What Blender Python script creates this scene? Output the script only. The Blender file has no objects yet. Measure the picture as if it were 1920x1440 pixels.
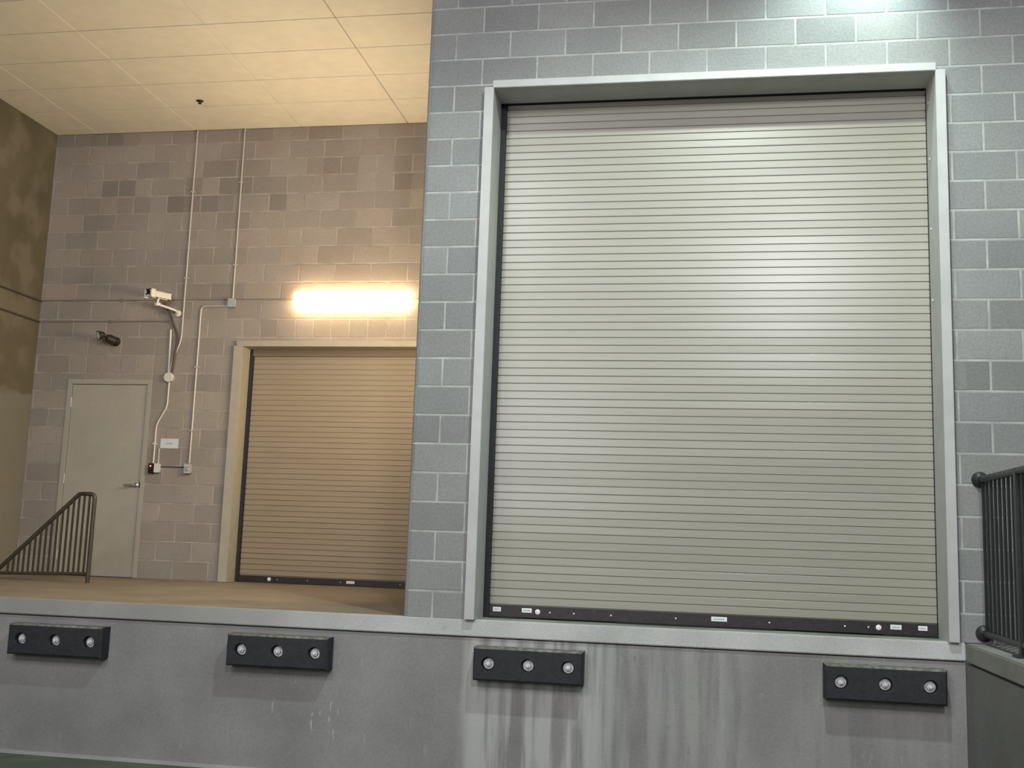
import bpy, bmesh, math, random
from mathutils import Vector, Matrix
random.seed(7)
C = bpy.context.scene.collection
B = 0.2032            # one block course
YB = 3.555            # back wall
XL = -5.4             # left wall
ZC = 5.03             # ceiling
ZG = -1.09            # lower ground

# ------------------------------------------------------------------ materials
def mat(name, col, rough=0.7, metal=0.0, noise=0.0, nscale=20, bump=0.0, bscale=200, spec=0.5,
        blotch=0.0, blscale=2.0, tone=False, stretch=None, tint2=None, coat=0.0):
    m = bpy.data.materials.new(name); m.use_nodes = True
    nt = m.node_tree; b = nt.nodes['Principled BSDF']
    b.inputs['Roughness'].default_value = rough; b.inputs['Metallic'].default_value = metal
    b.inputs['Specular IOR Level'].default_value = spec
    if coat: b.inputs['Coat Weight'].default_value = coat; b.inputs['Coat Roughness'].default_value = .2
    tc = nt.nodes.new('ShaderNodeTexCoord')
    src = tc.outputs['Object']
    if stretch:
        mp = nt.nodes.new('ShaderNodeMapping'); mp.inputs['Scale'].default_value = stretch
        nt.links.new(src, mp.inputs[0]); st = mp.outputs[0]
    else: st = src
    rgb = nt.nodes.new('ShaderNodeRGB'); rgb.outputs[0].default_value = (*col, 1)
    out = rgb.outputs[0]
    def mul(out, fac_out):
        mx = nt.nodes.new('ShaderNodeMix'); mx.data_type = 'RGBA'; mx.blend_type = 'MULTIPLY'
        mx.inputs[0].default_value = 1
        nt.links.new(out, mx.inputs[6]); nt.links.new(fac_out, mx.inputs[7]); return mx.outputs[2]
    def noisefac(vec, scale, amp, detail=4):
        n = nt.nodes.new('ShaderNodeTexNoise'); n.inputs['Scale'].default_value = scale
        n.inputs['Detail'].default_value = detail
        nt.links.new(vec, n.inputs['Vector'])
        r = nt.nodes.new('ShaderNodeMapRange'); r.inputs[1].default_value = .3; r.inputs[2].default_value = .7
        r.inputs[3].default_value = 1-amp; r.inputs[4].default_value = 1+amp
        nt.links.new(n.outputs['Fac'], r.inputs[0]); return r.outputs[0]
    if noise: out = mul(out, noisefac(st, nscale, noise))
    if blotch: out = mul(out, noisefac(src, blscale, blotch, 6))
    if tone:
        a = nt.nodes.new('ShaderNodeAttribute'); a.attribute_name = 'tone'
        out = mul(out, a.outputs['Color'])
    nt.links.new(out, b.inputs['Base Color'])
    if bump:
        n = nt.nodes.new('ShaderNodeTexNoise'); n.inputs['Scale'].default_value = bscale; n.inputs['Detail'].default_value = 3
        nt.links.new(src, n.inputs['Vector'])
        bp = nt.nodes.new('ShaderNodeBump'); bp.inputs['Strength'].default_value = bump; bp.inputs['Distance'].default_value = .004
        nt.links.new(n.outputs['Fac'], bp.inputs['Height']); nt.links.new(bp.outputs[0], b.inputs['Normal'])
    m['out'] = ''
    return m, nt, b, out, src

M = {}
M['block'] = mat('block_grey', (.242,.246,.238), .9, noise=.10, nscale=60, bump=.55, bscale=170, blotch=.10, blscale=1.3, tone=True, spec=.25)[0]
M['mortar'] = mat('mortar_pale', (.36,.37,.35), .9, noise=.22, nscale=7, bump=.3, spec=.2)[0]
M['block_b'] = mat('block_back', (.290,.256,.224), .9, noise=.08, nscale=60, bump=.5, bscale=170, blotch=.12, blscale=1.1, tone=True, spec=.25)[0]
M['mortar_b'] = mat('mortar_back', (.335,.30,.262), .9, noise=.25, nscale=6, bump=.3, spec=.2)[0]
M['ceil'] = mat('ceiling_panel', (.74,.70,.62), .85, noise=.03, nscale=8, blotch=.03, spec=.2)[0]
M['ceil_gap'] = mat('ceiling_joint', (.30,.26,.20), .9)[0]
M['steel_frame'] = mat('painted_steel_frame', (.43,.432,.418), .5, noise=.05, nscale=10, blotch=.05)[0]
M['steel_frame_b'] = mat('painted_steel_tan', (.36,.33,.265), .55, noise=.05, nscale=10)[0]
M['slat'] = mat('shutter_paint', (.300,.288,.232), .31, noise=.035, nscale=3, stretch=(.6,1,14), spec=.62)[0]
M['slat_b'] = mat('shutter_paint_tan', (.29,.238,.168), .5, noise=.05, nscale=3, stretch=(.6,1,14), spec=.4)[0]
M['baffle'] = mat('brown_baffle', (.16,.12,.09), .6)[0]
M['guide'] = mat('black_guide', (.012,.012,.014), .6, noise=.3, nscale=20)[0]
M['bar'] = mat('bottom_bar', (.022,.018,.02), .45, noise=.3, nscale=30)[0]
M['seal'] = mat('rubber_seal', (.008,.008,.008), .8)[0]
M['rubber'] = mat('rubber', (.0155,.017,.020), .75, noise=.25, nscale=25, bump=.5, bscale=60, blotch=.2, blscale=5)[0]
M['grime'] = mat('rubber_dust', (.145,.138,.12), .95, noise=.5, nscale=25)[0]
M['zinc'] = mat('zinc_bolt', (.66,.66,.66), .5, .15, noise=.15, nscale=80)[0]
M['white'] = mat('white_label', (.75,.75,.76), .5)[0]
M['ink'] = mat('grey_ink', (.28,.29,.32), .6)[0]
M['door'] = mat('door_paint', (.37,.345,.29), .6, noise=.03, nscale=30, blotch=.05)[0]
M['door_f'] = mat('door_frame_paint', (.36,.335,.29), .6)[0]
M['conduit'] = mat('conduit_paint', (.50,.47,.42), .45, .25)[0]
M['conduit_w'] = mat('conduit_white', (.66,.63,.56), .4)[0]
M['conduit_g'] = mat('conduit_wall_paint', (.20,.175,.15), .7)[0]
M['conduit_d'] = mat('conduit_shaded', (.075,.06,.045), .7)[0]  # conduit colour darkened to include the pipes' shadow on the left wall
M['boxw'] = mat('white_box', (.62,.61,.55), .5)[0]
M['boxg'] = mat('grey_box', (.36,.37,.40), .5)[0]
M['galv'] = mat('galvanised_box', (.52,.50,.47), .4, .3, noise=.3, nscale=60)[0]
M['red'] = mat('dark_red_plastic', (.035,.008,.008), .4)[0]
M['dark'] = mat('dark_bronze', (.022,.017,.011), .5)[0]
M['cable'] = mat('dark_cable', (.075,.06,.05), .7)[0]
M['rail'] = mat('bronze_railing', (.050,.040,.026), .45, noise=.2, nscale=30)[0]
M['rail_r'] = mat('dark_railing', (.022,.024,.024), .42, noise=.2, nscale=30)[0]
M['camw'] = mat('camera_white', (.72,.70,.66), .4)[0]
M['lens'] = mat('black_lens', (.01,.01,.012), .15)[0]
M['chrome'] = mat('satin_chrome', (.55,.55,.53), .3, .9)[0]
M['lampglass'] = mat('lamp_glass', (.75,.73,.68), .2)[0]
M['lawall'] = None

def emis(name, col, st):
    m = bpy.data.materials.new(name); m.use_nodes = True
    b = m.node_tree.nodes['Principled BSDF']
    b.inputs['Base Color'].default_value = (.9,.9,.88,1)
    b.inputs['Emission Color'].default_value = (*col,1); b.inputs['Emission Strength'].default_value = st
    return m
M['tube'] = emis('lit_diffuser', (1,.69,.37), 25)
M['led'] = emis('red_led', (1,.12,.1), 1.2)

def concrete(name, col, col2, streaks=(), scr=False, worn=None, panels=None, green=0):
    """bare concrete: large mottling, fine grain, vertical water streaks, scuffs"""
    m, nt, b, out, src = mat(name, col, .85, noise=.07, nscale=70, blotch=.17, blscale=1.6, bump=.35, bscale=90, spec=.3)
    N = nt.nodes; L = nt.links
    sep = N.new('ShaderNodeSeparateXYZ'); L.new(src, sep.inputs[0])
    def mixc(out, c, fac):
        mx = N.new('ShaderNodeMix'); mx.data_type = 'RGBA'; L.new(fac, mx.inputs[0])
        L.new(out, mx.inputs[6]); mx.inputs[7].default_value = (*c, 1); return mx.outputs[2]
    def math_(op, a, b_=None):
        n = N.new('ShaderNodeMath'); n.operation = op
        for i, v in enumerate((a, b_)):
            if v is None: continue
            if isinstance(v, (int, float)): n.inputs[i].default_value = v
            else: L.new(v, n.inputs[i])
        return n.outputs[0]
    def rng(v, a, b_, c=0., d=1.):
        n = N.new('ShaderNodeMapRange'); n.interpolation_type = 'SMOOTHSTEP'
        n.inputs[1].default_value = a; n.inputs[2].default_value = b_; n.inputs[3].default_value = c; n.inputs[4].default_value = d
        L.new(v, n.inputs[0]); return n.outputs[0]
    def nz(scale, st=(1,1,1), det=5, off=0):
        mp = N.new('ShaderNodeMapping'); mp.inputs['Scale'].default_value = st; mp.inputs['Location'].default_value = (off,off,off)
        L.new(src, mp.inputs[0])
        n = N.new('ShaderNodeTexNoise'); n.inputs['Scale'].default_value = scale; n.inputs['Detail'].default_value = det
        L.new(mp.outputs[0], n.inputs['Vector']); return n.outputs['Fac']
    for (x0, x1, soft, c, amt, off) in streaks:
        f = math_('MULTIPLY', rng(sep.outputs[0], x0-soft, x0+soft), rng(sep.outputs[0], x1-soft, x1+soft, 1, 0))
        s = rng(nz(5, (2.2,1,.16), 6, off), .40, .62)
        out = mixc(out, c, math_('MULTIPLY', math_('MULTIPLY', f, s), amt))
    if scr:
        s = rng(nz(38, (1,1,.16), 2, 3), .655, .70)
        g = rng(nz(3, (1,1,1), 2, 9), .5, .58)
        zone = math_('MULTIPLY', math_('MULTIPLY', rng(sep.outputs[0], -1.1, -.8), rng(sep.outputs[0], -.35, -.15, 1, 0)), math_('MULTIPLY', rng(sep.outputs[2], -.95, -.85), rng(sep.outputs[2], -.5, -.4, 1, 0)))
        amt = math_('ADD', math_('MULTIPLY', zone, .5), .12)
        out = mixc(out, col2, math_('MULTIPLY', math_('MULTIPLY', s, g), amt))
        d = rng(nz(14, (1,1,.6), 3, 21), .68, .76)
        out = mixc(out, (.12,.12,.12), math_('MULTIPLY', d, .35))
    if worn:
        f = rng(sep.outputs[0], worn[0]-1.2, worn[0]+1.0, 1, 0)
        g = rng(nz(1.3, (1,1,1), 5, 31), .25, .65, .5, 1)
        out = mixc(out, worn[1], math_('MULTIPLY', f, g))
    if green:
        s = rng(nz(2.2, (1,1,1), 6, 5), .42, .66)
        out = mixc(out, (.12,.145,.10), math_('MULTIPLY', s, green))
    if panels:
        for (z, c, amt) in panels:
            s = rng(math_('ADD', sep.outputs[2], math_('MULTIPLY', nz(2, (1,1,1), 3, z), .25)), z+.10, z+.15, 1, 0)
            out = mixc(out, c, math_('MULTIPLY', s, amt))
        s = rng(nz(2.4, (1,1,1), 6, 2), .44, .62); out = mixc(out, col2, math_('MULTIPLY', s, .5))
        s = rng(nz(1.1, (1,1,1.6), 5, 12), .5, .62); out = mixc(out, (.11,.094,.062), math_('MULTIPLY', s, .35))
    L.new(out, b.inputs['Base Color'])
    return m
M['dockface'] = concrete('dock_concrete', (.225,.221,.216), (.48,.48,.48),
    streaks=[(.45,1.42,.07,(.42,.42,.40),.85,0),(1.45,2.3,.15,(.34,.34,.315),.6,4),(2.6,3.7,.3,(.29,.29,.265),.5,8),(1.3,1.5,.05,(.34,.35,.34),.7,2)], scr=True)
M['band'] = concrete('dock_edge_concrete', (.45,.452,.44), (.5,.5,.5), worn=(-.8,(.27,.265,.25)), scr=True)
M['sill'] = concrete('sill_concrete', (.22,.23,.19), (.4,.4,.4), green=.9)
M['floor'] = concrete('dock_floor_concrete', (.205,.170,.128), (.3,.28,.22), streaks=())
M['ground'] = concrete('ground_concrete', (.085,.10,.075), (.2,.2,.2), green=.5)
M['fillet'] = concrete('fillet_dust', (.26,.265,.25), (.2,.2,.2))
M['leftc'] = concrete('left_wall_concrete', (.135,.116,.078), (.225,.20,.15), panels=[(2.0,(.225,.225,.19),.7),(.9,(.22,.21,.17),.5)])
M['right'] = concrete('retaining_concrete', (.155,.155,.147), (.2,.2,.2), scr=True)
M['righttop'] = concrete('retaining_cap', (.21,.21,.195), (.2,.2,.2), green=.35)

# ------------------------------------------------------------------ helpers
def obj(name, bm, m, parent=None, smooth=False):
    me = bpy.data.meshes.new(name); bm.normal_update(); bm.to_mesh(me); bm.free()
    for x in (m if isinstance(m, (list, tuple)) else [m]): me.materials.append(x)
    o = bpy.data.objects.new(name, me); C.objects.link(o)
    if parent: o.parent = parent; o.matrix_parent_inverse = Matrix.Translation(-Vector(parent.location)) if parent.location.length else Matrix()
    if smooth:
        for p in me.polygons: p.use_smooth = True
        try: me.set_sharp_from_angle(angle=math.radians(35))
        except Exception: pass
    return o
def thing(name, label, cat, loc=(0,0,0), group=None):
    o = bpy.data.objects.new(name, None); C.objects.link(o); o.location = loc
    o.empty_display_size = .1; o['label'] = label; o['category'] = cat
    if group: o['group'] = group
    return o
def tag(o, label, cat, group=None, kind=None):
    o['label'] = label; o['category'] = cat
    if group: o['group'] = group
    if kind: o['kind'] = kind
    return o
def struct(name, bm, m, label=None, cat=None, parent=None, smooth=False):
    o = obj(name, bm, m, parent, smooth)
    if not parent:
        o['kind'] = 'structure'
        if label: o['label'] = label; o['category'] = cat
    return o
def box(bm, x0, x1, y0, y1, z0, z1, bev=0, mi=0, seg=2):
    r = bmesh.ops.create_cube(bm, size=1)
    for v in r['verts']:
        v.co = Vector(((x0+x1)/2+v.co.x*(x1-x0), (y0+y1)/2+v.co.y*(y1-y0), (z0+z1)/2+v.co.z*(z1-z0)))
    fs = set(f for v in r['verts'] for f in v.link_faces)
    for f in fs: f.material_index = mi
    if bev:
        es = list(set(e for f in fs for e in f.edges))
        bmesh.ops.bevel(bm, geom=es, offset=bev, segments=seg, affect='EDGES', clamp_overlap=True)
    return bm
def cyl(bm, p0, p1, r0, r1=None, seg=24, caps=True, mi=0):
    if r1 is None: r1 = r0
    p0 = Vector(p0); p1 = Vector(p1); d = p1-p0
    r = bmesh.ops.create_cone(bm, cap_ends=caps, segments=seg, radius1=r0, radius2=r1, depth=d.length)
    q = Vector((0,0,1)).rotation_difference(d.normalized()).to_matrix().to_4x4()
    mt = Matrix.Translation((p0+p1)/2) @ q
    for v in r['verts']: v.co = mt @ v.co
    for f in set(f for v in r['verts'] for f in v.link_faces): f.material_index = mi
    return bm
def fillet(pts, rad, n=6):
    pts = [Vector(p) for p in pts]; out = [pts[0]]
    for i in range(1, len(pts)-1):
        a, b, c = pts[i-1], pts[i], pts[i+1]
        r = min(rad, (a-b).length*.45, (c-b).length*.45)
        s = b+(a-b).normalized()*r; e = b+(c-b).normalized()*r
        for k in range(n+1):
            t = k/n; out.append(s*(1-t)**2+b*2*t*(1-t)+e*t*t)
    out.append(pts[-1]); return out
def tube(bm, pts, r, seg=12, rad=0, caps=True, square=False):
    if rad: pts = fillet(pts, rad)
    pts = [Vector(p) for p in pts]
    if square: seg = 4
    t = (pts[1]-pts[0]).normalized()
    u = t.cross(Vector((0,0,1)));
    if u.length < .05: u = t.cross(Vector((0,1,0)))
    u.normalize(); rings = []
    for i, p in enumerate(pts):
        if i == 0: tn = (pts[1]-pts[0]).normalized()
        elif i == len(pts)-1: tn = (pts[-1]-pts[-2]).normalized()
        else: tn = ((pts[i+1]-p).normalized()+(p-pts[i-1]).normalized()).normalized()
        q = t.rotation_difference(tn); u = q @ u; t = tn
        w = t.cross(u); ring = []
        for k in range(seg):
            a = 2*math.pi*(k+(.5 if square else 0))/seg
            ring.append(bm.verts.new(p+(u*math.cos(a)+w*math.sin(a))*r*(1.4142 if square else 1)))
        rings.append(ring)
    for a, b in zip(rings, rings[1:]):
        for k in range(seg): bm.faces.new((a[k], a[(k+1)%seg], b[(k+1)%seg], b[k]))
    if caps: bm.faces.new(list(reversed(rings[0]))); bm.faces.new(rings[-1])
    return bm
def lathe(bm, origin, axis, prof, seg=28, cap0=True, cap1=True):
    """prof: (distance along axis, radius)"""
    o = Vector(origin); a = Vector(axis).normalized(); q = Vector((0,0,1)).rotation_difference(a)
    rings = []
    for d, r in prof:
        rings.append([bm.verts.new(o+q@Vector((r*math.cos(2*math.pi*k/seg), r*math.sin(2*math.pi*k/seg), d))) for k in range(seg)])
    for x, y in zip(rings, rings[1:]):
        for k in range(seg): bm.faces.new((x[k], x[(k+1)%seg], y[(k+1)%seg], y[k]))
    if cap0: bm.faces.new(list(reversed(rings[0])))
    if cap1: bm.faces.new(rings[-1])
    return bm
nb = bmesh.new

# ------------------------------------------------------------------ block walls
def block_wall(bm, O, U, n, rects, z_off, x_off, u_rng, z_rng, halfrows=(), tonefn=None, relief=.002, j=.0135, seedv=1, bull=0):
    """blocks raised over a mortar plane. O origin, U horizontal axis, n outward normal; rects = holes (u0,u1,z0,z1)"""
    rnd = random.Random(seedv)
    lay = bm.loops.layers.float_color.get('tone') or bm.loops.layers.float_color.new('tone')
    O = Vector(O); U = Vector(U); n = Vector(n); Z = Vector((0,0,1))
    def P(u, z, d): return O+U*u+Z*z+n*d
    def quad(ps, t, mi):
        f = bm.faces.new([bm.verts.new(p) for p in ps])
        if f.normal.length == 0: f.normal_update()
        f.normal_update()
        if f.normal.dot(n) < -.01: f.normal_flip()
        f.material_index = mi
        for l in f.loops: l[lay] = (t[0], t[1], t[2], 1)
    r0 = math.floor((z_rng[0]-z_off)/B); r1 = math.ceil((z_rng[1]-z_off)/B)
    for r in range(r0, r1):
        za = max(z_off+r*B, z_rng[0]); zb = min(z_off+(r+1)*B, z_rng[1])
        if zb-za < .02: continue
        off = x_off + (B if r % 2 == 0 else 0)
        joints = []
        k = math.floor((u_rng[0]-off)/(2*B))-1
        while off+k*2*B < u_rng[1]+2*B:
            joints.append(off+k*2*B); k += 1
        for hr, h0, h1 in halfrows:
            if hr == r:
                joints += [q+B for q in joints if h0 < q+B < h1]
        joints = sorted(set(round(q,4) for q in joints))
        for a, b in zip(joints, joints[1:]):
            segs = [(max(a, u_rng[0]), min(b, u_rng[1]), za, zb)]
            for (h0, h1, g0, g1) in rects:
                new = []
                for (s0, s1, t0, t1) in segs:
                    if s1 <= h0 or s0 >= h1 or t1 <= g0 or t0 >= g1: new.append((s0,s1,t0,t1)); continue
                    if s0 < h0: new.append((s0,h0,t0,t1))
                    if s1 > h1: new.append((h1,s1,t0,t1))
                    m0, m1 = max(s0,h0), min(s1,h1)
                    if t0 < g0: new.append((m0,m1,t0,g0))
                    if t1 > g1: new.append((m0,m1,g1,t1))
                segs = new
            base = rnd.uniform(.88, 1.08); hue = rnd.uniform(-.015,.015)
            for (s0, s1, t0, t1) in segs:
                if s1-s0 < .012 or t1-t0 < .012: continue
                h = j/2
                x0 = s0+(h if abs(s0-a) < 1e-4 else 0); x1 = s1-(h if abs(s1-b) < 1e-4 else 0)
                z0 = t0+(h if t0 > z_rng[0]+1e-4 else 0); z1 = t1-(h if t1 < z_rng[1]-1e-4 else 0)
                if x1-x0 < .01: continue
                if bull and s0 < u_rng[0]+1e-4: x0 = s0+bull
                c = .003
                xm = (x0+x1)/2
                for (p0, p1) in ((x0+c, xm), (xm, x1-c)):
                    t = base*(tonefn((p0+p1)/2, (z0+z1)/2) if tonefn else 1)
                    tt = (t*(1+hue), t, t*(1-hue))
                    quad([P(p0,z0+c,relief),P(p1,z0+c,relief),P(p1,z1-c,relief),P(p0,z1-c,relief)], tt, 0)
                tt = (base,base,base)
                quad([P(x0,z0,0),P(x1,z0,0),P(x1-c,z0+c,relief),P(x0+c,z0+c,relief)], tt, 0)
                quad([P(x0,z1,0),P(x1,z1,0),P(x1-c,z1-c,relief),P(x0+c,z1-c,relief)], tt, 0)
                quad([P(x0,z0,0),P(x0,z1,0),P(x0+c,z1-c,relief),P(x0+c,z0+c,relief)], tt, 0)
                quad([P(x1,z0,0),P(x1,z1,0),P(x1-c,z1-c,relief),P(x1-c,z0+c,relief)], tt, 0)
def tone_all(bm, t=1):
    lay = bm.loops.layers.float_color.get('tone') or bm.loops.layers.float_color.new('tone')
    for f in bm.faces:
        for l in f.loops:
            if l[lay][3] == 0 or True: l[lay] = (t,t,t,1)

# opening of the big door
OX0, OX1, OZ = .500, 3.565, 3.835
TOPF = 6.6
bm = nb(); bm.loops.layers.float_color.new('tone')
WR = .028   # bullnose radius of the corner
# mortar backing (solid wall 0.28 thick, opening left out)
box(bm, WR, OX0, 0, .45, 0, TOPF, mi=1); box(bm, OX1, 6.6, 0, .45, 0, TOPF, mi=1); box(bm, OX0, OX1, 0, .45, OZ, TOPF, mi=1)
box(bm, 0, WR+.1, WR, YB, 0, TOPF, mi=1)
tone_all(bm)
def ftone(u, z):
    # individual darker/lighter blocks seen in the wall
    if 3.86 < u < 4.3 and 2.4 < z < 2.66: return .80
    if 3.86 < u < 4.3 and 2.0 < z < 2.24: return .86
    if 3.66 < u < 4.1 and 1.6 < z < 1.83: return .88
    if 3.66 < u < 4.1 and 1.2 < z < 1.42: return .92
    return 1
block_wall(bm, (0,0,0), (1,0,0), (0,-1,0), [(OX0,OX1,-1,OZ)], -.0222, 0, (0, 6.6), (0, TOPF), tonefn=ftone, seedv=5, bull=WR)
block_wall(bm, (0,0,0), (0,1,0), (-1,0,0), [], -.0222, B, (WR, YB), (0, TOPF), seedv=8)
# bullnose corner of each course
lay = bm.loops.layers.float_color['tone']; rnd = random.Random(3)
for r in range(-1, 34):
    za = max(r*B-.0222, 0)+.005; zb = (r+1)*B-.0222-.005
    if zb-za < .03: continue
    t = rnd.uniform(.9,1.08)
    prev = None
    for k in range(9):
        a = math.pi/2*k/8
        p = (WR-(WR+.0025)*math.sin(a), WR-(WR+.0025)*math.cos(a))
        cur = (bm.verts.new((p[0],p[1],za)), bm.verts.new((p[0],p[1],zb)))
        if prev:
            f = bm.faces.new((prev[0],prev[1],cur[1],cur[0])); f.material_index = 0; f.smooth = True
            for l in f.loops: l[lay] = (t,t,t,1)
        prev = cur
prev = None
for k in range(9):       # mortar behind the bullnose
    a = math.pi/2*k/8; p = (WR-WR*math.sin(a), WR-WR*math.cos(a))
    cur = (bm.verts.new((p[0],p[1],0)), bm.verts.new((p[0],p[1],TOPF)))
    if prev:
        f = bm.faces.new((prev[0],prev[1],cur[1],cur[0])); f.material_index = 1
    prev = cur
wf = struct('wall_front', bm, [M['block'], M['mortar']], 'cool grey concrete block wall with pale mortar around the large roller door', 'wall')

# back wall
DX0, DX1, DZ = -4.945, -3.965, 2.145      # man door opening
SX0, SX1, SZ = -2.915, -.45, 2.545         # rear shutter opening
bm = nb(); bm.loops.layers.float_color.new('tone')
for (a, b_, z0, z1) in ((XL, DX0, 0, ZC), (DX0, DX1, DZ, ZC), (DX1, SX0, 0, ZC), (SX0, SX1, SZ, ZC), (SX1, 0, 0, ZC)):
    box(bm, a, b_, YB, YB+.4, z0, z1, mi=1)
tone_all(bm)
darks = [(-4.80,-4.36,21,.66),(-3.80,-3.56,21,.76),(-4.57,-4.16,20,.84),(-3.97,-3.74,20,.68),(-3.68,-3.36,20,.82),
         (-2.75,-2.52,20,.66),(-2.15,-1.72,22,.80),(-1.55,-1.30,21,.9),(-1.34,-1.12,21,.62),(-1.12,-.9,21,.78),(-1.33,-.9,22,.82),
         (-4.80,-4.58,24,.74),(-4.95,-4.80,24,.86),(-3.2,-2.95,21,.84),(-2.95,-2.6,21,.9),(-3.4,-3.2,21,.85),(-3.5,-3.2,22,.93),(-3.1,-2.7,24,.93),(-2.6,-2.1,24,.92)]
def btone(u, z):
    r = math.floor((z+.003)/B)
    for a, b_, rr, t in darks:
        if rr == r and a <= u <= b_: return .25+.75*t
    return 1
block_wall(bm, (0,YB,0), (1,0,0), (0,-1,0), [(DX0,DX1,-1,DZ),(SX0,SX1,-1,SZ)], -.003, -5.37-B-.002+B, (XL, 0), (0, ZC),
           halfrows=[(11,-4.99,-3.85),(13,-3.1,-.3)], tonefn=btone, seedv=11, j=.011)
struct('wall_back', bm, [M['block_b'], M['mortar_b']], 'warm lit concrete block wall at the back of the recess', 'wall')

# left concrete wall, unseen panel added above the recess mouth to block light, ceiling
bm = nb(); box(bm, XL-.3, XL, -6, YB+.4, ZG, ZC+1.5)
struct('wall_left', bm, M['leftc'], 'mottled brown concrete side wall at the left', 'wall')
bm = nb(); box(bm, XL, 0, -.25, -.02, ZC+.02, TOPF)
struct('wall_light_block', bm, M['leftc'], 'unseen panel added above the recess mouth to keep stray light out', 'wall')
bm = nb(); box(bm, XL, 0, -.25, YB+.4, ZC+.012, ZC+.2, mi=1)
ys = [-.25, .545, 1.137, 1.727, 2.318, 2.905, YB]; xs = [XL, -4.88, -3.66, -2.415, -1.18, 0]
for i in range(len(xs)-1):
    for k in range(len(ys)-1):
        box(bm, xs[i]+.004, xs[i+1]-.004, ys[k]+.004, ys[k+1]-.004, ZC, ZC+.014, bev=.003, seg=1, mi=0)
struct('ceiling', bm, [M['ceil'], M['ceil_gap']], 'cream panelled ceiling over the recess', 'ceiling')

# dock platform
bm = nb(); box(bm, XL, 0, .045, YB+.6, -.098, 0)
struct('floor', bm, M['floor'], 'brownish concrete dock platform floor', 'floor')
bm = nb(); box(bm, XL, 3.66, -.012, .05, -.112, .0, bev=.006); 
struct('trim_1', bm, M['band'], 'pale concrete nosing along the top edge of the dock', 'trim')
bm = nb(); box(bm, XL, 3.66, .006, .3, ZG-.3, -.122)
box(bm, XL, 3.66, .045, .3, -.126, -.10)
struct('wall_dock', bm, M['dockface'], 'stained grey concrete face of the loading dock', 'wall')
bm = nb(); box(bm, OX0, OX1, .045, .8, -.1, .001)
struct('trim_2', bm, M['sill'], 'greenish grimy concrete sill under the large roller door', 'trim')
bm = nb(); box(bm, -20, 14, -16, .3, ZG-.3, ZG)
struct('floor_ground', bm, M['ground'], 'dark concrete drive at the foot of the dock', 'ground')
bm = nb(); 
v = [bm.verts.new(p) for p in ((XL,.01,ZG-.001),(XL,-.030,ZG-.001),(XL,.01,ZG+.022),(3.66,.01,ZG-.001),(3.66,-.030,ZG-.001),(3.66,.01,ZG+.022))]
for f in ((0,1,2),(3,5,4),(1,4,5,2),(0,3,4,1),(0,2,5,3)): bm.faces.new([v[i] for i in f])
bmesh.ops.recalc_face_normals(bm, faces=bm.faces)
struct('trim_3', bm, M['fillet'], 'thin pale fillet where the dock face meets the drive', 'trim')
# right retaining wall / raised landing
bm = nb(); box(bm, 3.665, 6.6, -5.5, 0, ZG-.2, -.131)
struct('wall_right', bm, M['right'], 'dark concrete retaining wall at the right below the railing', 'wall')
bm = nb(); box(bm, 3.660, 6.6, -5.5, -.0, -.118, -.004, bev=.008)
box(bm, 3.70, 6.5, -5.4, -.0, -.14, -.11)
struct('trim_4', bm, M['righttop'], 'grimy concrete cap of the right retaining wall', 'trim')

# ------------------------------------------------------------------ roller doors
def curtain(x0, x1, y, z0, z1, pitch, seedv, jit, g=.0052):
    bm = nb(); rnd = random.Random(seedv); z = z0
    while z < z1:
        zt = min(z+pitch, z1)
        dy = rnd.uniform(-jit, jit)
        d = .007
        prof = [(y+d, z), (y+d, z+g*.5), (y+.0012+dy*.3, z+g), (y+dy, z+g+.0025), (y-dy, zt-.0018), (y+.0012, zt-.0006), (y+d, zt)]
        vs = [(bm.verts.new((x0, a, b)), bm.verts.new((x1, a, b))) for a, b in prof]
        for p, q in zip(vs, vs[1:]): bm.faces.new((p[0], p[1], q[1], q[0]))
        z += pitch
    # back sheet gives it thickness
    box(bm, x0, x1, y+.0075, y+.02, z0, z1)
    return bm
d3 = thing('door_3', 'large closed roller shutter door in a grey green steel frame, black bottom bar', 'roller door', (2.03,.28,0)); d3['kind'] = 'structure'
YS = .30
obj('shutter_curtain', curtain(.548, 3.556, YS, .088, 3.80, .0565, 4, .0005), M['slat'], d3)
def jamb(x0, x1, y0, y1, z0, z1, ret, t=.006, side=1):
    """L section: face plate on the wall plus the return lining the reveal"""
    bm = nb(); box(bm, x0, x1, y0, y1, z0, z1, bev=.003)
    if side > 0: box(bm, x1-t, x1, y1-.002, ret, z0, z1)
    else: box(bm, x0, x0+t, y1-.002, ret, z0, z1)
    return bm
obj('jamb', jamb(.438, .508, -.05, .0, 0.001, 3.800, .262, side=1), M['steel_frame'], d3)
obj('jamb', jamb(3.556, 3.620, -.05, .0, 0.001, 3.800, .262, side=-1), M['steel_frame'], d3)
bm = nb(); box(bm, .500, 3.560, -.05, .0, 3.793, 3.850, bev=.003); box(bm, .508, 3.556, -.005, .245, 3.793, 3.802)
obj('head', bm, M['steel_frame'], d3)
bm = nb(); box(bm, .508, .5475, .262, .34, 0.002, 3.86); obj('guide', bm, M['guide'], d3)
bm = nb(); box(bm, 3.5560, 3.560, .262, .34, 0.002, 3.86); obj('guide', bm, M['guide'], d3)
bm = nb(); box(bm, .508, 3.56, .250, .345, 3.8025, 3.83); obj('head_gap_shade', bm, M['guide'], d3)  # black box standing in for the shade in the gap above the curtain
bm = nb(); box(bm, .549, 3.552, .262, .30, .012, .088, bev=.004); box(bm, .549, 3.552, .250, .264, .012, .020)
bb = obj('bottom_bar', bm, M['bar'], d3)
bm = nb(); box(bm, .549, 3.552, .27, .295, .0015, .013); obj('bottom_seal', bm, M['seal'], d3)
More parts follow.
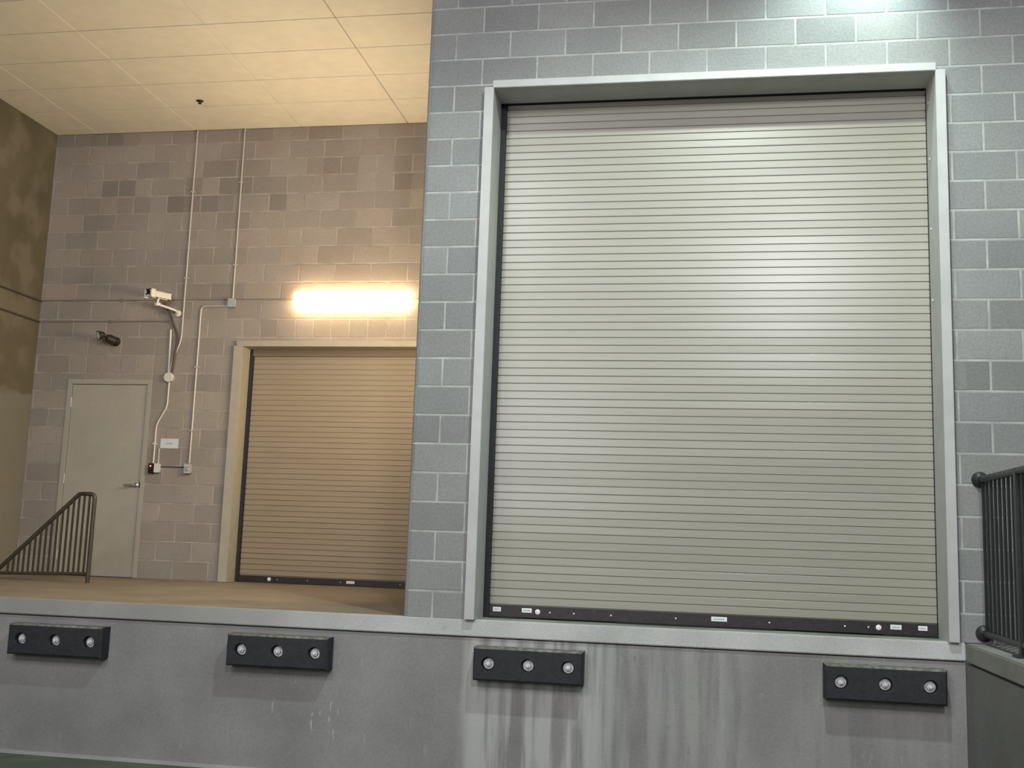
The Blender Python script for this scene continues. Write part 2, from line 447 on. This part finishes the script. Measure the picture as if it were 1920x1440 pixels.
for (a, b_) in ((.549,.80),(1.45,2.50),(3.20,3.552)):
    bm = nb(); box(bm, a, b_, .235, .27, .0015, .010, bev=.002); obj('sealing_lip', bm, M['seal'], d3)
def sticker(x, w, z0, z1, y, parent, lines=True):
    bm = nb(); box(bm, x, x+w, y-.0015, y, z0, z1, bev=.0005, seg=1)
    o = obj('sticker', bm, M['white'], parent)
    bm = nb(); n = 5
    for k in range(n):
        xx = x+w*(.14+.72*k/n)
        box(bm, xx, xx+w*.1, y-.0022, y-.0014, z0+(z1-z0)*.36, z0+(z1-z0)*.62)
    obj('print', bm, M['ink'], o)
for x, w in ((.578,.058),(.785,.070),(2.090,.105),(3.255,.070),(3.430,.058)): sticker(x, w, .045, .075, .262, bb)
for x in (.897, 3.180):
    bm = nb(); lathe(bm, (x,.2622,.053), (0,-1,0), [(0,.018),(.003,.018),(.005,.015)]); obj('round_disc', bm, M['white'], bb, True)
for x in (.983,1.151,1.409,1.852,2.475,2.965,3.115):
    bm = nb(); lathe(bm, (x,.2622,.052), (0,-1,0), [(0,.006),(.003,.006),(.005,.003)], 12); obj('rivet', bm, M['zinc'], bb, True)
for z in (3.66, 3.25, 2.75, 2.25):       # small bolt heads on the right guide lining
    bm = nb(); lathe(bm, (3.556,.19,z), (-1,0,0), [(0,.008),(.005,.008),(.007,.004)], 12); obj('rivet', bm, M['zinc'], d3, True)
for z in (3.4, 2.55, 1.7):
    bm = nb(); lathe(bm, (.508,.12,z), (1,0,0), [(0,.006),(.003,.006),(.004,.003)], 12); obj('rivet', bm, M['steel_frame'], d3, True)

d2 = thing('door_2', 'smaller tan roller shutter door in the back wall under the lit tube lamp', 'roller door', (-1.68,YB+.2,0)); d2['kind'] = 'structure'
obj('shutter_curtain', curtain(SX0+.035, SX1-.035, YB+.215, .07, 2.62, .0575, 6, .0006, .010), M['slat_b'], d2)
obj('jamb', jamb(-3.005, -2.905, YB-.045, YB, 0.001, 2.535, YB+.17, side=1), M['steel_frame_b'], d2)
obj('jamb', jamb(-.46, -.36, YB-.045, YB, 0.001, 2.535, YB+.17, side=-1), M['steel_frame_b'], d2)
bm = nb(); box(bm, -2.975, -.39, YB-.045, YB, 2.530, 2.592, bev=.003); box(bm, -2.905, -.46, YB-.003, YB+.17, 2.530, 2.537)
obj('head', bm, M['steel_frame_b'], d2)
bm = nb(); box(bm, -2.905, SX0+.045, YB+.17, YB+.24, .002, 2.6); obj('guide', bm, M['guide'], d2)
bm = nb(); box(bm, SX1-.045, -.46, YB+.17, YB+.24, .002, 2.6); obj('guide', bm, M['guide'], d2)
bm = nb(); box(bm, -2.9, -.46, YB+.175, YB+.19, 2.46, 2.6); obj('head_baffle', bm, M['baffle'], d2)
bm = nb(); box(bm, SX0+.02, SX1-.02, YB+.185, YB+.215, .004, .070, bev=.003)
b2 = obj('bottom_bar', bm, M['bar'], d2)
sticker(-1.657, .088, .028, .055, YB+.185, b2)
bm = nb(); lathe(bm, (-2.52,YB+.185,.04), (0,-1,0), [(0,.02),(.003,.02),(.005,.016)]); obj('round_disc', bm, M['white'], b2, True)
for x in (-2.43,-2.09,-1.72,-1.07):
    bm = nb(); lathe(bm, (x,YB+.185,.04), (0,-1,0), [(0,.005),(.003,.005),(.005,.003)], 12); obj('rivet', bm, M['zinc'], b2, True)

# personnel door
d1 = thing('door_1', 'plain tan steel personnel door with lever handle at the far left', 'door', (-4.45,YB,0)); d1['kind'] = 'structure'
bm = nb(); box(bm, -4.905, -4.003, YB+.004, YB+.048, .006, 2.100, bev=.002)
leaf = obj('door_leaf', bm, M['door'], d1)
bm = nb()
box(bm, -4.962, -4.910, YB-.012, YB+.12, .001, 2.160, bev=.003); box(bm, -3.998, -3.948, YB-.012, YB+.12, .001, 2.160, bev=.003)
box(bm, -4.915, -3.993, YB-.012, YB+.12, 2.105, 2.160, bev=.003)
obj('door_frame', bm, M['door_f'], d1)
for z in (1.90, 1.05, .22):
    bm = nb(); cyl(bm, (-4.9075,YB-.004,z-.055), (-4.9075,YB-.004,z+.055), .007, seg=12); obj('hinge', bm, M['conduit'], leaf, True)
bm = nb(); lathe(bm, (-4.045,YB+.004,.997), (0,-1,0), [(0,.028),(.006,.028),(.010,.022),(.012,.012),(.045,.011),(.05,.011)])
tube(bm, [(-4.045,YB-.043,.997),(-4.075,YB-.050,.997),(-4.10,YB-.050,.996),(-4.165,YB-.046,.993)], .0095, 12)
obj('lever_handle', bm, M['chrome'], leaf, True)
bm = nb(); box(bm, -4.0015, -3.990, YB-.014, YB-.003, .965, 1.035, bev=.001); obj('strike_plate', bm, M['dark'], d1)
bm = nb(); box(bm, -4.94, -3.97, YB-.01, YB+.1, .0005, .006); obj('threshold', bm, M['bar'], d1)

# ------------------------------------------------------------------ wall lamp
lamp = thing('wall_lamp', 'long glowing white wraparound tube lamp on the back wall above the smaller roller door', 'wall lamp', (-1.69,YB,3.04))
LX0, LX1 = -2.335, -1.052
def wrap_profile(x0, x1):
    bm = nb(); n = 22; rows = []
    for xi, s in ((x0, .90), (x0+.012, .97), (x0+.03, 1.0), (x1-.03, 1.0), (x1-.012, .97), (x1, .90)):
        ring = []
        for k in range(n+1):
            a = math.pi*k/n
            cy = abs(math.sin(a))**.55*.082; cz = (1 if math.cos(a) > 0 else -1)*abs(math.cos(a))**.55*.096
            ring.append(bm.verts.new((xi, YB-.032-cy*s, 3.038+cz*s)))
        rows.append(ring)
    for a, b_ in zip(rows, rows[1:]):
        for k in range(n): bm.faces.new((a[k], a[k+1], b_[k+1], b_[k]))
    bm.faces.new(rows[0]); bm.faces.new(list(reversed(rows[-1])))
    bmesh.ops.recalc_face_normals(bm, faces=bm.faces)
    return bm
obj('diffuser', wrap_profile(LX0, LX1), M['tube'], lamp, True)
bm = nb(); box(bm, LX0+.01, LX1-.01, YB-.034, YB-.0035, 2.955, 3.121, bev=.004); obj('back_plate', bm, M['camw'], lamp)

# ------------------------------------------------------------------ dock bumpers
def bumper_mesh(w, h, d):
    bm = nb(); hx = [-.268, 0, .268]; R = .043; hd = .045; cell = .16
    f = -d; ch = .012
    # outer shell: back ring, front ring (chamfered)
    def ring(y, ix, z_in): return [bm.verts.new(p) for p in ((-w/2+ix,y,-h/2+z_in),(w/2-ix,y,-h/2+z_in),(w/2-ix,y,h/2-z_in),(-w/2+ix,y,h/2-z_in))]
    r0 = ring(0, 0, 0); r1 = ring(f+ch, 0, 0)
    for k in range(4): 
        fc = bm.faces.new((r0[k], r0[(k+1)%4], r1[(k+1)%4], r1[k]))
        if k == 2: fc.material_index = 1
    bm.faces.new(r0)
    # front faces: split to cells round each hole
    xs = [-w/2+ch]+[c+s*cell/2 for c in hx for s in (-1,1)]+[w/2-ch]; zt = h/2-ch; zb = -h/2+ch
    top = {}; bot = {}
    for x in xs: top[x] = bm.verts.new((x,f,zt)); bot[x] = bm.verts.new((x,f,zb))
    for i in range(0, len(xs)-1, 2): bm.faces.new((bot[xs[i]], bot[xs[i+1]], top[xs[i+1]], top[xs[i]]))
    n = 32
    for c in hx:
        a, b_ = c-cell/2, c+cell/2
        per = []
        for k in range(n):
            an = 2*math.pi*k/n+math.pi/4
            cx, cz = math.cos(an), math.sin(an)
            s = min((cell/2)/abs(cx) if abs(cx) > 1e-6 else 9, zt/abs(cz) if abs(cz) > 1e-6 else 9)
            per.append((c+cx*s, cz*s))
        # snap nearest to the true corners
        for X, Z in ((a,zb),(b_,zb),(b_,zt),(a,zt)):
            i = min(range(n), key=lambda q: (per[q][0]-X)**2+(per[q][1]-Z)**2); per[i] = (X,Z)
        pv = []
        for (X, Z) in per:
            if (abs(X-a)<1e-6 or abs(X-b_)<1e-6) and (abs(Z-zt)<1e-6 or abs(Z-zb)<1e-6):
                key = min(top, key=lambda q: abs(q-X)); pv.append(top[key] if Z > 0 else bot[key])
            else: pv.append(bm.verts.new((X,f,Z)))
        def circ(y, r): return [bm.verts.new((c+r*math.cos(2*math.pi*k/n+math.pi/4), y, r*math.sin(2*math.pi*k/n+math.pi/4))) for k in range(n)]
        c1 = circ(f, R+.003); c2 = circ(f+.004, R); c3 = circ(f+hd, R)
        for p, q in ((pv,c1),(c1,c2),(c2,c3)):
            for k in range(n): bm.faces.new((p[k], p[(k+1)%n], q[(k+1)%n], q[k]))
        bm.faces.new(c3)
    # chamfer strips to the shell
    fr = [bot[xs[0]], bot[xs[-1]], top[xs[-1]], top[xs[0]]]
    for k in range(4):
        fc = bm.faces.new((r1[k], r1[(k+1)%4], fr[(k+1)%4], fr[k]))
        if k == 2: fc.material_index = 1
    bmesh.ops.recalc_face_normals(bm, faces=bm.faces)
    return bm
bum_label = ['black rubber dock bumper at the far left below the stair railing',
             'black rubber dock bumper left of centre below the bare platform edge',
             'black rubber dock bumper under the left end of the large roller door',
             'black rubber dock bumper by the retaining wall, under the large door\'s right end']
protob = None
for i, (cx, cz) in enumerate(((-2.541,-.279),(-.858,-.272),(.893,-.277),(3.160,-.273))):
    if i == 0:
        t = thing('dock_bumper', bum_label[0], 'dock bumper', (cx,.006,cz), 'dock bumpers along the dock face')
        o = obj('rubber_block', bumper_mesh(.735, .218, .116), [M['rubber'], M['grime']]); o.parent = t
        for hx in (-.268, 0, .268):
            bm = nb(); lathe(bm, (hx,-.071,0), (0,-1,0), [(0,.036),(.006,.036),(.008,.034)], 28)
            lathe(bm, (hx,-.079,0), (0,-1,0), [(0,.023),(.014,.023),(.018,.019)], 6)
            lathe(bm, (hx,-.097,0), (0,-1,0), [(0,.010),(.012,.010),(.014,.008)], 16)
            o = obj('bolt', bm, M['zinc'], None, True); o.parent = t
        protob = t
    else:
        r = protob.copy(); C.objects.link(r); r.location = (cx,.006,cz); r['label'] = bum_label[i]
        for ch in list(protob.children):
            c = ch.copy(); C.objects.link(c); c.parent = r
            if c.name.startswith('bolt'): c.rotation_euler = (0,0,0)

# ------------------------------------------------------------------ railings
YR = 2.30
sr = thing('stair_railing', 'dark bronze triangular stair railing with vertical bars in front of the tan door', 'railing', (-3.765,YR,0))
bm = nb()
pts = [(-3.765,YR,.0015),(-3.765,YR,.848),(-3.925,YR,.848),(-4.76,YR,.052)]
P2 = [pts[0], pts[1], pts[2]]
# post and bent corner
tube(bm, fillet([pts[0], pts[1], (-3.90,YR,.848)], .05, 8), .0205, 16)
obj('post', bm, M['rail'], sr, True)
bm = nb(); tube(bm, fillet([(-3.86,YR,.848), (-3.925,YR,.848), (-4.80,YR,.020)], .02, 4), .0205, 16)
obj('top_rail', bm, M['rail'], sr, True)
bm = nb(); tube(bm, [(-3.765,YR,.085),(-4.76,YR,.058)], .016, 12); obj('bottom_rail', bm, M['rail'], sr, True)
def rail_z(x): return .848 if x > -3.925 else .848-(-3.925-x)*(.828/.875)
x = -3.765-.052
for k in range(16):
    xx = -3.765-.0535*(k+1)
    if xx < -4.74: break
    zt = rail_z(xx)-.018; zb = .085+(xx+3.765)*(.027/.995)
    if zt-zb < .03: break
    bm = nb(); tube(bm, [(xx,YR,zb),(xx,YR,zt)], .0078, square=True); obj('baluster', bm, M['rail'], sr)

XR = 3.775
gr = thing('guard_railing', 'dark steel guard railing with vertical bars on the right retaining wall', 'railing', (XR,0,0))
bm = nb(); tube(bm, [(XR,-.012,1.027),(XR,-2.4,1.027)], .0225, 16); obj('top_rail', bm, M['rail_r'], gr, True)
bm = nb(); tube(bm, [(XR,-.012,.062),(XR,-2.4,.062)], .020, 16); obj('bottom_rail', bm, M['rail_r'], gr, True)
for z in (1.027, .062):
    bm = nb(); lathe(bm, (XR,-.0028,z), (0,-1,0), [(0,.052),(.008,.052),(.018,.046),(.030,.034),(.038,.024)], 32)
    obj('wall_flange', bm, M['rail_r'], gr, True)
for y in (-.84, -2.4):
    bm = nb(); box(bm, XR-.022, XR+.022, y-.022, y+.022, -.003, 1.045, bev=.003); box(bm, XR-.05, XR+.05, y-.05, y+.05, -.0035, .008, bev=.002)
    obj('post', bm, M['rail_r'], gr)
k = 0; y = -.075
while y > -2.35:
    if abs(y+.84) > .04:
        bm = nb(); tube(bm, [(XR,y,.062),(XR,y,1.015)], .0082, square=True); obj('baluster', bm, M['rail_r'], gr)
    y -= .094

# ------------------------------------------------------------------ conduits, boxes and devices on the back wall
YW = YB-.0028
def pipe(pts, r, m, label, cat='conduit', straps=(), rad=.06, group='conduits on the back wall', name='conduit'):
    y = YW-r-.0015
    bm = nb(); tube(bm, [(p[0], (p[2] if len(p) > 2 else y), p[1]) for p in pts], r, 12, rad=rad)
    o = obj(name, bm, m, None, True); tag(o, label, cat, group)
    for (x, z, hor) in straps:
        bm = nb()
        if hor: box(bm, x-.008, x+.008, y-r-.002, YW+.001, z-r-.014, z+r+.014, bev=.002)
        else: box(bm, x-r-.014, x+r+.014, y-r-.002, YW+.001, z-.008, z+.008, bev=.002)
        obj('pipe_strap', bm, m, o)
    return o
pipe([(-3.640,5.028),(-3.640,2.60),(-3.735,2.36),(-3.735,2.238)], .0105, M['conduit'], 'thin conduit from the ceiling past the security camera, kinking into the round box', straps=[(-3.640,4.3,0),(-3.640,3.3,0)], rad=.07)
pipe([(-3.070,5.028),(-3.070,3.062)], .0095, M['conduit'], 'straight thin conduit from the ceiling down to the grey square junction box', straps=[(-3.070,3.45,0),(-3.070,4.4,0)])
pipe([(-3.108,2.985),(-3.30,2.985),(-3.434,2.985),(-3.434,1.245)], .0105, M['conduit'], 'bent conduit from the grey junction box down to the galvanised switch box', straps=[(-3.434,2.3,0),(-3.434,1.6,0)], rad=.11)
pipe([(-3.772,2.720),(-3.757,2.236)], .0125, M['conduit_w'], 'short pale pipe standing up from the round white box')
pipe([(-3.745,2.130),(-3.745,1.86),(-3.855,1.66),(-3.855,1.235)], .0085, M['conduit_w'], 'pale conduit kinking left from the round box down to the dark red card reader', straps=[(-3.855,1.45,0)], rad=.06)
pipe([(-3.800,1.400),(-3.800,1.232)], .005, M['conduit_w'], 'very thin pale stub between the white sign and the small grey box')
pipe([(-3.765,1.205),(-3.475,1.205)], .006, M['cable'], 'thin dark horizontal conduit linking the two small boxes')
pipe([(-5.392,3.058),(-3.112,3.058)], .0060, M['conduit_g'], 'wall coloured horizontal conduit from the left corner to the grey junction box', straps=[(-4.4,3.058,1)])
pipe([(-3.028,3.058),(-2.337,3.058)], .0060, M['conduit_g'], 'wall coloured conduit between the grey junction box and the glowing tube lamp')
pipe([(-1.045,3.058),(-.10,3.058)], .0060, M['conduit_g'], 'wall coloured conduit leaving the right end of the glowing tube lamp')
pipe([(-5.392,2.815),(-3.80,2.815)], .0060, M['conduit_g'], 'wall coloured horizontal conduit from the left corner ending below the security camera', straps=[(-4.5,2.815,1),(-3.82,2.815,1)])
for z, nm in ((3.052, 'upper'), (2.812, 'lower')):
    bm = nb(); tube(bm, [(XL+.0105,-3,z),(XL+.0105,YB-.004,z)], .010, 12)
    tag(obj('conduit', bm, M['conduit_d'], None, True), nm+' of the two conduits along the brown left wall, coloured dark for their shadow', 'conduit', 'conduits on the left wall')
bm = nb()
cab = [(-3.815,3.42,2.99),(-3.800,3.50,2.93),(-3.780,3.530,2.87),(-3.735,3.530,2.76),(-3.690,3.530,2.67),(-3.678,3.515,2.54),(-3.690,3.505,2.42),(-3.703,3.508,2.32),(-3.712,3.520,2.240)]
tube(bm, fillet(cab, .05, 5), .012, 12)
tag(obj('flexible_cable', bm, M['cable'], None, True), 'dark flexible cable curving from the security camera down to the round box', 'cable')

# round box
rb = thing('round_junction_box', 'round white junction box where the pipes meet right of the tan door', 'junction box', (-3.745,YW,2.183))
bm = nb(); lathe(bm, (-3.745,YW,2.183), (0,-1,0), [(0,.053),(.034,.053),(.038,.056),(.042,.056),(.046,.050)], 8)
obj('box_body', bm, M['boxw'], rb)
for s in (-1, 1):
    bm = nb(); lathe(bm, (-3.745+s*.025,YW-.046,2.183+s*.02), (0,-1,0), [(0,.005),(.003,.004)], 10); obj('screw', bm, M['zinc'], rb)
def sqbox(cx, cz, w, h, d, m, name, label, cat, extra=None):
    t = thing(name, label, cat, (cx,YW,cz))
    bm = nb(); box(bm, cx-w/2, cx+w/2, YW-d, YW, cz-h/2, cz+h/2, bev=.006); obj('box_body', bm, m, t)
    bm = nb(); box(bm, cx-w/2-.003, cx+w/2+.003, YW-d-.004, YW-d, cz-h/2-.003, cz+h/2+.003, bev=.0015); c = obj('cover_plate', bm, m, t)
    if extra: extra(t, cx, cz, YW-d-.004)
    return t
def screws(t, cx, cz, y):
    for s in (-1, 1):
        bm = nb(); lathe(bm, (cx,y,cz+s*.035), (0,-1,0), [(0,.005),(.002,.004)], 10); obj('screw', bm, M['zinc'], t)
sqbox(-3.070, 3.015, .078, .088, .045, M['boxg'], 'junction_box', 'grey square junction box under the straight conduit left of the tube lamp', 'junction box', screws)
sqbox(-3.794, 1.186, .058, .092, .042, M['boxw'], 'switch_box', 'pale small wall box just right of the dark red card reader', 'wall box', screws)
def toggles(t, cx, cz, y):
    screws(t, cx, cz, y)
    for s in (-1, 1):
        bm = nb(); box(bm, cx-.014, cx+.014, y-.010, y, cz+s*.014-.009, cz+s*.014+.009, bev=.002); obj('socket_face', bm, M['ink'], t)
    bm = nb(); tube(bm, [(cx-.03,y-.004,cz+.03),(cx+.03,y-.006,cz-.02)], .004, 8); obj('spring_cover', bm, M['zinc'], t)
sqbox(-3.436, 1.186, .072, .098, .045, M['galv'], 'switch_box', 'galvanised weathered switch box at the foot of the bent conduit', 'wall box', toggles)
cr = thing('card_reader', 'dark red and black card reader box beside the tan door', 'card reader', (-3.868,YW,1.183))
bm = nb(); box(bm, -3.902, -3.834, YW-.035, YW, 1.128, 1.238, bev=.006); obj('reader_body', bm, M['red'], cr)
bm = nb(); lathe(bm, (-3.872,YW-.035,1.207), (0,-1,0), [(0,.009),(.004,.008)], 14); obj('red_indicator', bm, M['led'], cr)
bm = nb(); box(bm, -3.895, -3.841, YW-.038, YW-.0348, 1.136, 1.168, bev=.001); obj('keypad', bm, M['lens'], cr)
# sign
sg = thing('wall_sign', 'small white rectangular sign with faint grey print above the small boxes', 'sign', (-3.69,YW,1.457))
bm = nb(); box(bm, -3.795, -3.585, YW-.004, YW, 1.405, 1.510, bev=.001); sp = obj('sign_plate', bm, mat('sign_white', (.60,.63,.68), .5)[0], sg)
bm = nb()
for k in range(4):
    x0 = -3.728+k*.020
    box(bm, x0, x0+.004, YW-.0048, YW-.0039, 1.447, 1.466); box(bm, x0+.009, x0+.013, YW-.0048, YW-.0039, 1.447, 1.466)
    box(bm, x0, x0+.013, YW-.0048, YW-.0039, 1.462 if k % 2 else 1.455, 1.466 if k % 2 else 1.459)
obj('print', bm, M['ink'], sg)

# security camera
sc = thing('security_camera', 'white bullet security camera on a bracket high on the back wall left of the lamp', 'camera', (-3.77,YW,3.0))
fd = Vector((-.38,-.92,-.03)).normalized(); fc = Vector((-3.872,3.19,3.058))
side = fd.cross(Vector((0,0,1))).normalized(); up = side.cross(fd).normalized()
def obox(bm, c, hf, hs, hu, bev=.004):
    r = bmesh.ops.create_cube(bm, size=1)
    for v in r['verts']: v.co = c+fd*v.co.x*2*hf+side*v.co.y*2*hs+up*v.co.z*2*hu
    es = list(set(e for v in r['verts'] for e in v.link_edges)); bmesh.ops.bevel(bm, geom=es, offset=bev, segments=3, affect='EDGES')
bm = nb(); obox(bm, fc-fd*.135-up*.004, .125, .030, .024, .008); obj('housing', bm, M['camw'], sc, True)
bm = nb(); obox(bm, fc-fd*.125+up*.024, .130, .037, .003, .002); obj('sun_shield', bm, M['camw'], sc)
bm = nb(); obox(bm, fc-fd*.006-up*.006, .016, .056, .036, .010); obj('front_bezel', bm, M['camw'], sc, True)
bm = nb(); obox(bm, fc+fd*.013+up*.010, .008, .026, .026, .006); obj('lens', bm, M['lens'], sc, True)
mp = Vector((-3.705, YW, 2.905))
bm = nb(); tube(bm, fillet([fc-fd*.13-up*.028, fc-fd*.13-up*.10+Vector((-.02,0,0)), mp+Vector((0,-.06,.02)), mp+Vector((0,-.006,0))], .03, 6), .013, 14); obj('bracket_arm', bm, M['camw'], sc, True)
bm = nb(); lathe(bm, mp, (0,-1,0), [(0,.036),(.010,.036),(.014,.028)], 24); obj('mount_plate', bm, M['camw'], sc, True)
bm = nb(); obox(bm, fc-fd*.115-up*.105, .022, .016, .012, .004); obj('bracket_joint', bm, M['camw'], sc, True)

# flood light
fl = thing('flood_light', 'dark small flood lamp with a bright lens above the tan personnel door', 'flood light', (-4.43,YW,2.61))
fo = Vector((-4.425,YW,2.585))
bm = nb(); lathe(bm, fo, (0,-1,0), [(0,.052),(.012,.052),(.03,.044),(.036,.030)], 24); obj('base', bm, M['dark'], fl, True)
bm = nb(); tube(bm, fillet([fo+Vector((0,-.03,0)),fo+Vector((-.02,-.10,.02)),fo+Vector((-.06,-.15,.045))], .03, 5), .017, 12)
lathe(bm, fo+Vector((.01,-.03,-.005)), (-.45,-.85,.22), [(0,.030),(.02,.050),(.08,.052),(.11,.040),(.125,.018)], 20); obj('sensor_body', bm, M['dark'], fl, True)
ax = Vector((-.70,-.62,-.30)).normalized(); hc = fo+Vector((-.055,-.15,.055))
bm = nb(); lathe(bm, hc-ax*.005, ax, [(0,.012),(.01,.030),(.03,.036),(.055,.046),(.075,.054),(.080,.054),(.078,.048)], 28, cap1=False); obj('lamp_head', bm, M['dark'], fl, True)
bm = nb(); lathe(bm, hc+ax*.066, ax, [(0,.047),(.008,.042),(.012,.028),(.014,.008)], 24); obj('lens', bm, M['lampglass'], fl, True)

# fitting in the ceiling
sp = thing('ceiling_fitting', 'small dark round fitting in the cream panelled ceiling', 'ceiling fitting', (-3.235,2.755,ZC))
bm = nb(); lathe(bm, (-3.235,2.755,ZC+.001), (0,0,-1), [(0,.038),(.004,.038),(.010,.030)], 28); obj('escutcheon', bm, M['dark'], sp, True)
bm = nb(); lathe(bm, (-3.235,2.755,ZC-.008), (0,0,-1), [(0,.012),(.018,.010),(.020,.020),(.023,.020)], 20); obj('deflector', bm, M['dark'], sp, True)

# ------------------------------------------------------------------ lights
def light(kind, name, loc, energy, col, size=.1, aim=None, **kw):
    l = bpy.data.lights.new(name, kind); l.energy = energy; l.color = col
    if kind == 'AREA': l.size = size; l.shape = 'RECTANGLE'; l.size_y = kw.pop('size_y', size)
    else: l.shadow_soft_size = size
    for k_, v_ in kw.items(): setattr(l, k_, v_)
    o = bpy.data.objects.new(name, l); C.objects.link(o); o.location = loc
    if aim is not None:
        d = Vector(aim)-Vector(loc); o.rotation_euler = d.to_track_quat('-Z','Y').to_euler()
    return o
LM = (2.35,-3.0,5.72)
light('SPOT', 'dock_flood_lamp', LM, 830, (.87,1.0,.94), .09, (LM[0],LM[1]+.001,-1), spot_size=math.radians(140), spot_blend=.45)
light('SPOT', 'wall_pack_lamp', (3.15,-.42,4.95), 165, (.78,1.0,.96), .06, (2.95,.02,4.0), spot_size=math.radians(100), spot_blend=1.0)
light('AREA', 'yard_lamp_right', (3.4,-9.6,5.0), 300, (.97,.95,1.0), .6, (2.0,0,1.5), size_y=1.0)
light('AREA', 'yard_lamp_left', (-.9,-7.6,5.5), 140, (.95,.95,1.0), .7, (1.0,0,1.5), size_y=1.2)
light('AREA', 'yard_lamp_low', (-1.0,-12.0,2.6), 230, (.97,.94,1.0), 2.0, (1.0,0,1.0), size_y=2.2)
light('AREA', 'fill_far_left', (-2.6,-7.0,3.8), 100, (1,.97,.93), 2.2, (-1.0,0,0), size_y=2.2)  # broad soft fill added to lift the left pier and dock face
light('AREA', 'recess_side_lamp', (-.12,1.7,2.3), 122, (1,.80,.52), 1.8, (-3.4,1.6,2.9), size_y=.5)
w = bpy.data.worlds.new('World'); bpy.context.scene.world = w; w.use_nodes = True
bg = w.node_tree.nodes['Background']; bg.inputs[0].default_value = (.97,.98,1,1); bg.inputs[1].default_value = .055

# ------------------------------------------------------------------ camera
cam = bpy.data.cameras.new('Camera'); co = bpy.data.objects.new('Camera', cam); C.objects.link(co)
cam.sensor_width = 36; cam.lens = 2009.4/1920*36; cam.clip_start = .05
R_ = Vector((0.9851,0.1689,0.0335)); F_ = Vector((-0.172,0.9746,0.1434)).normalized()
R_ = (R_-F_*R_.dot(F_)).normalized(); U_ = R_.cross(F_)
mt = Matrix((R_, U_, -F_)).transposed().to_4x4(); mt.translation = Vector((1.9955,-7.3036,.5489))
co.matrix_world = mt
S = bpy.context.scene; S.camera = co
S.view_settings.view_transform = 'Standard'; S.view_settings.look = 'None'
S.view_settings.gamma = 1; S.view_settings.exposure = 0; S.view_settings.use_curve_mapping = False
S.cycles.use_denoising = True
S.cycles.max_bounces = 8
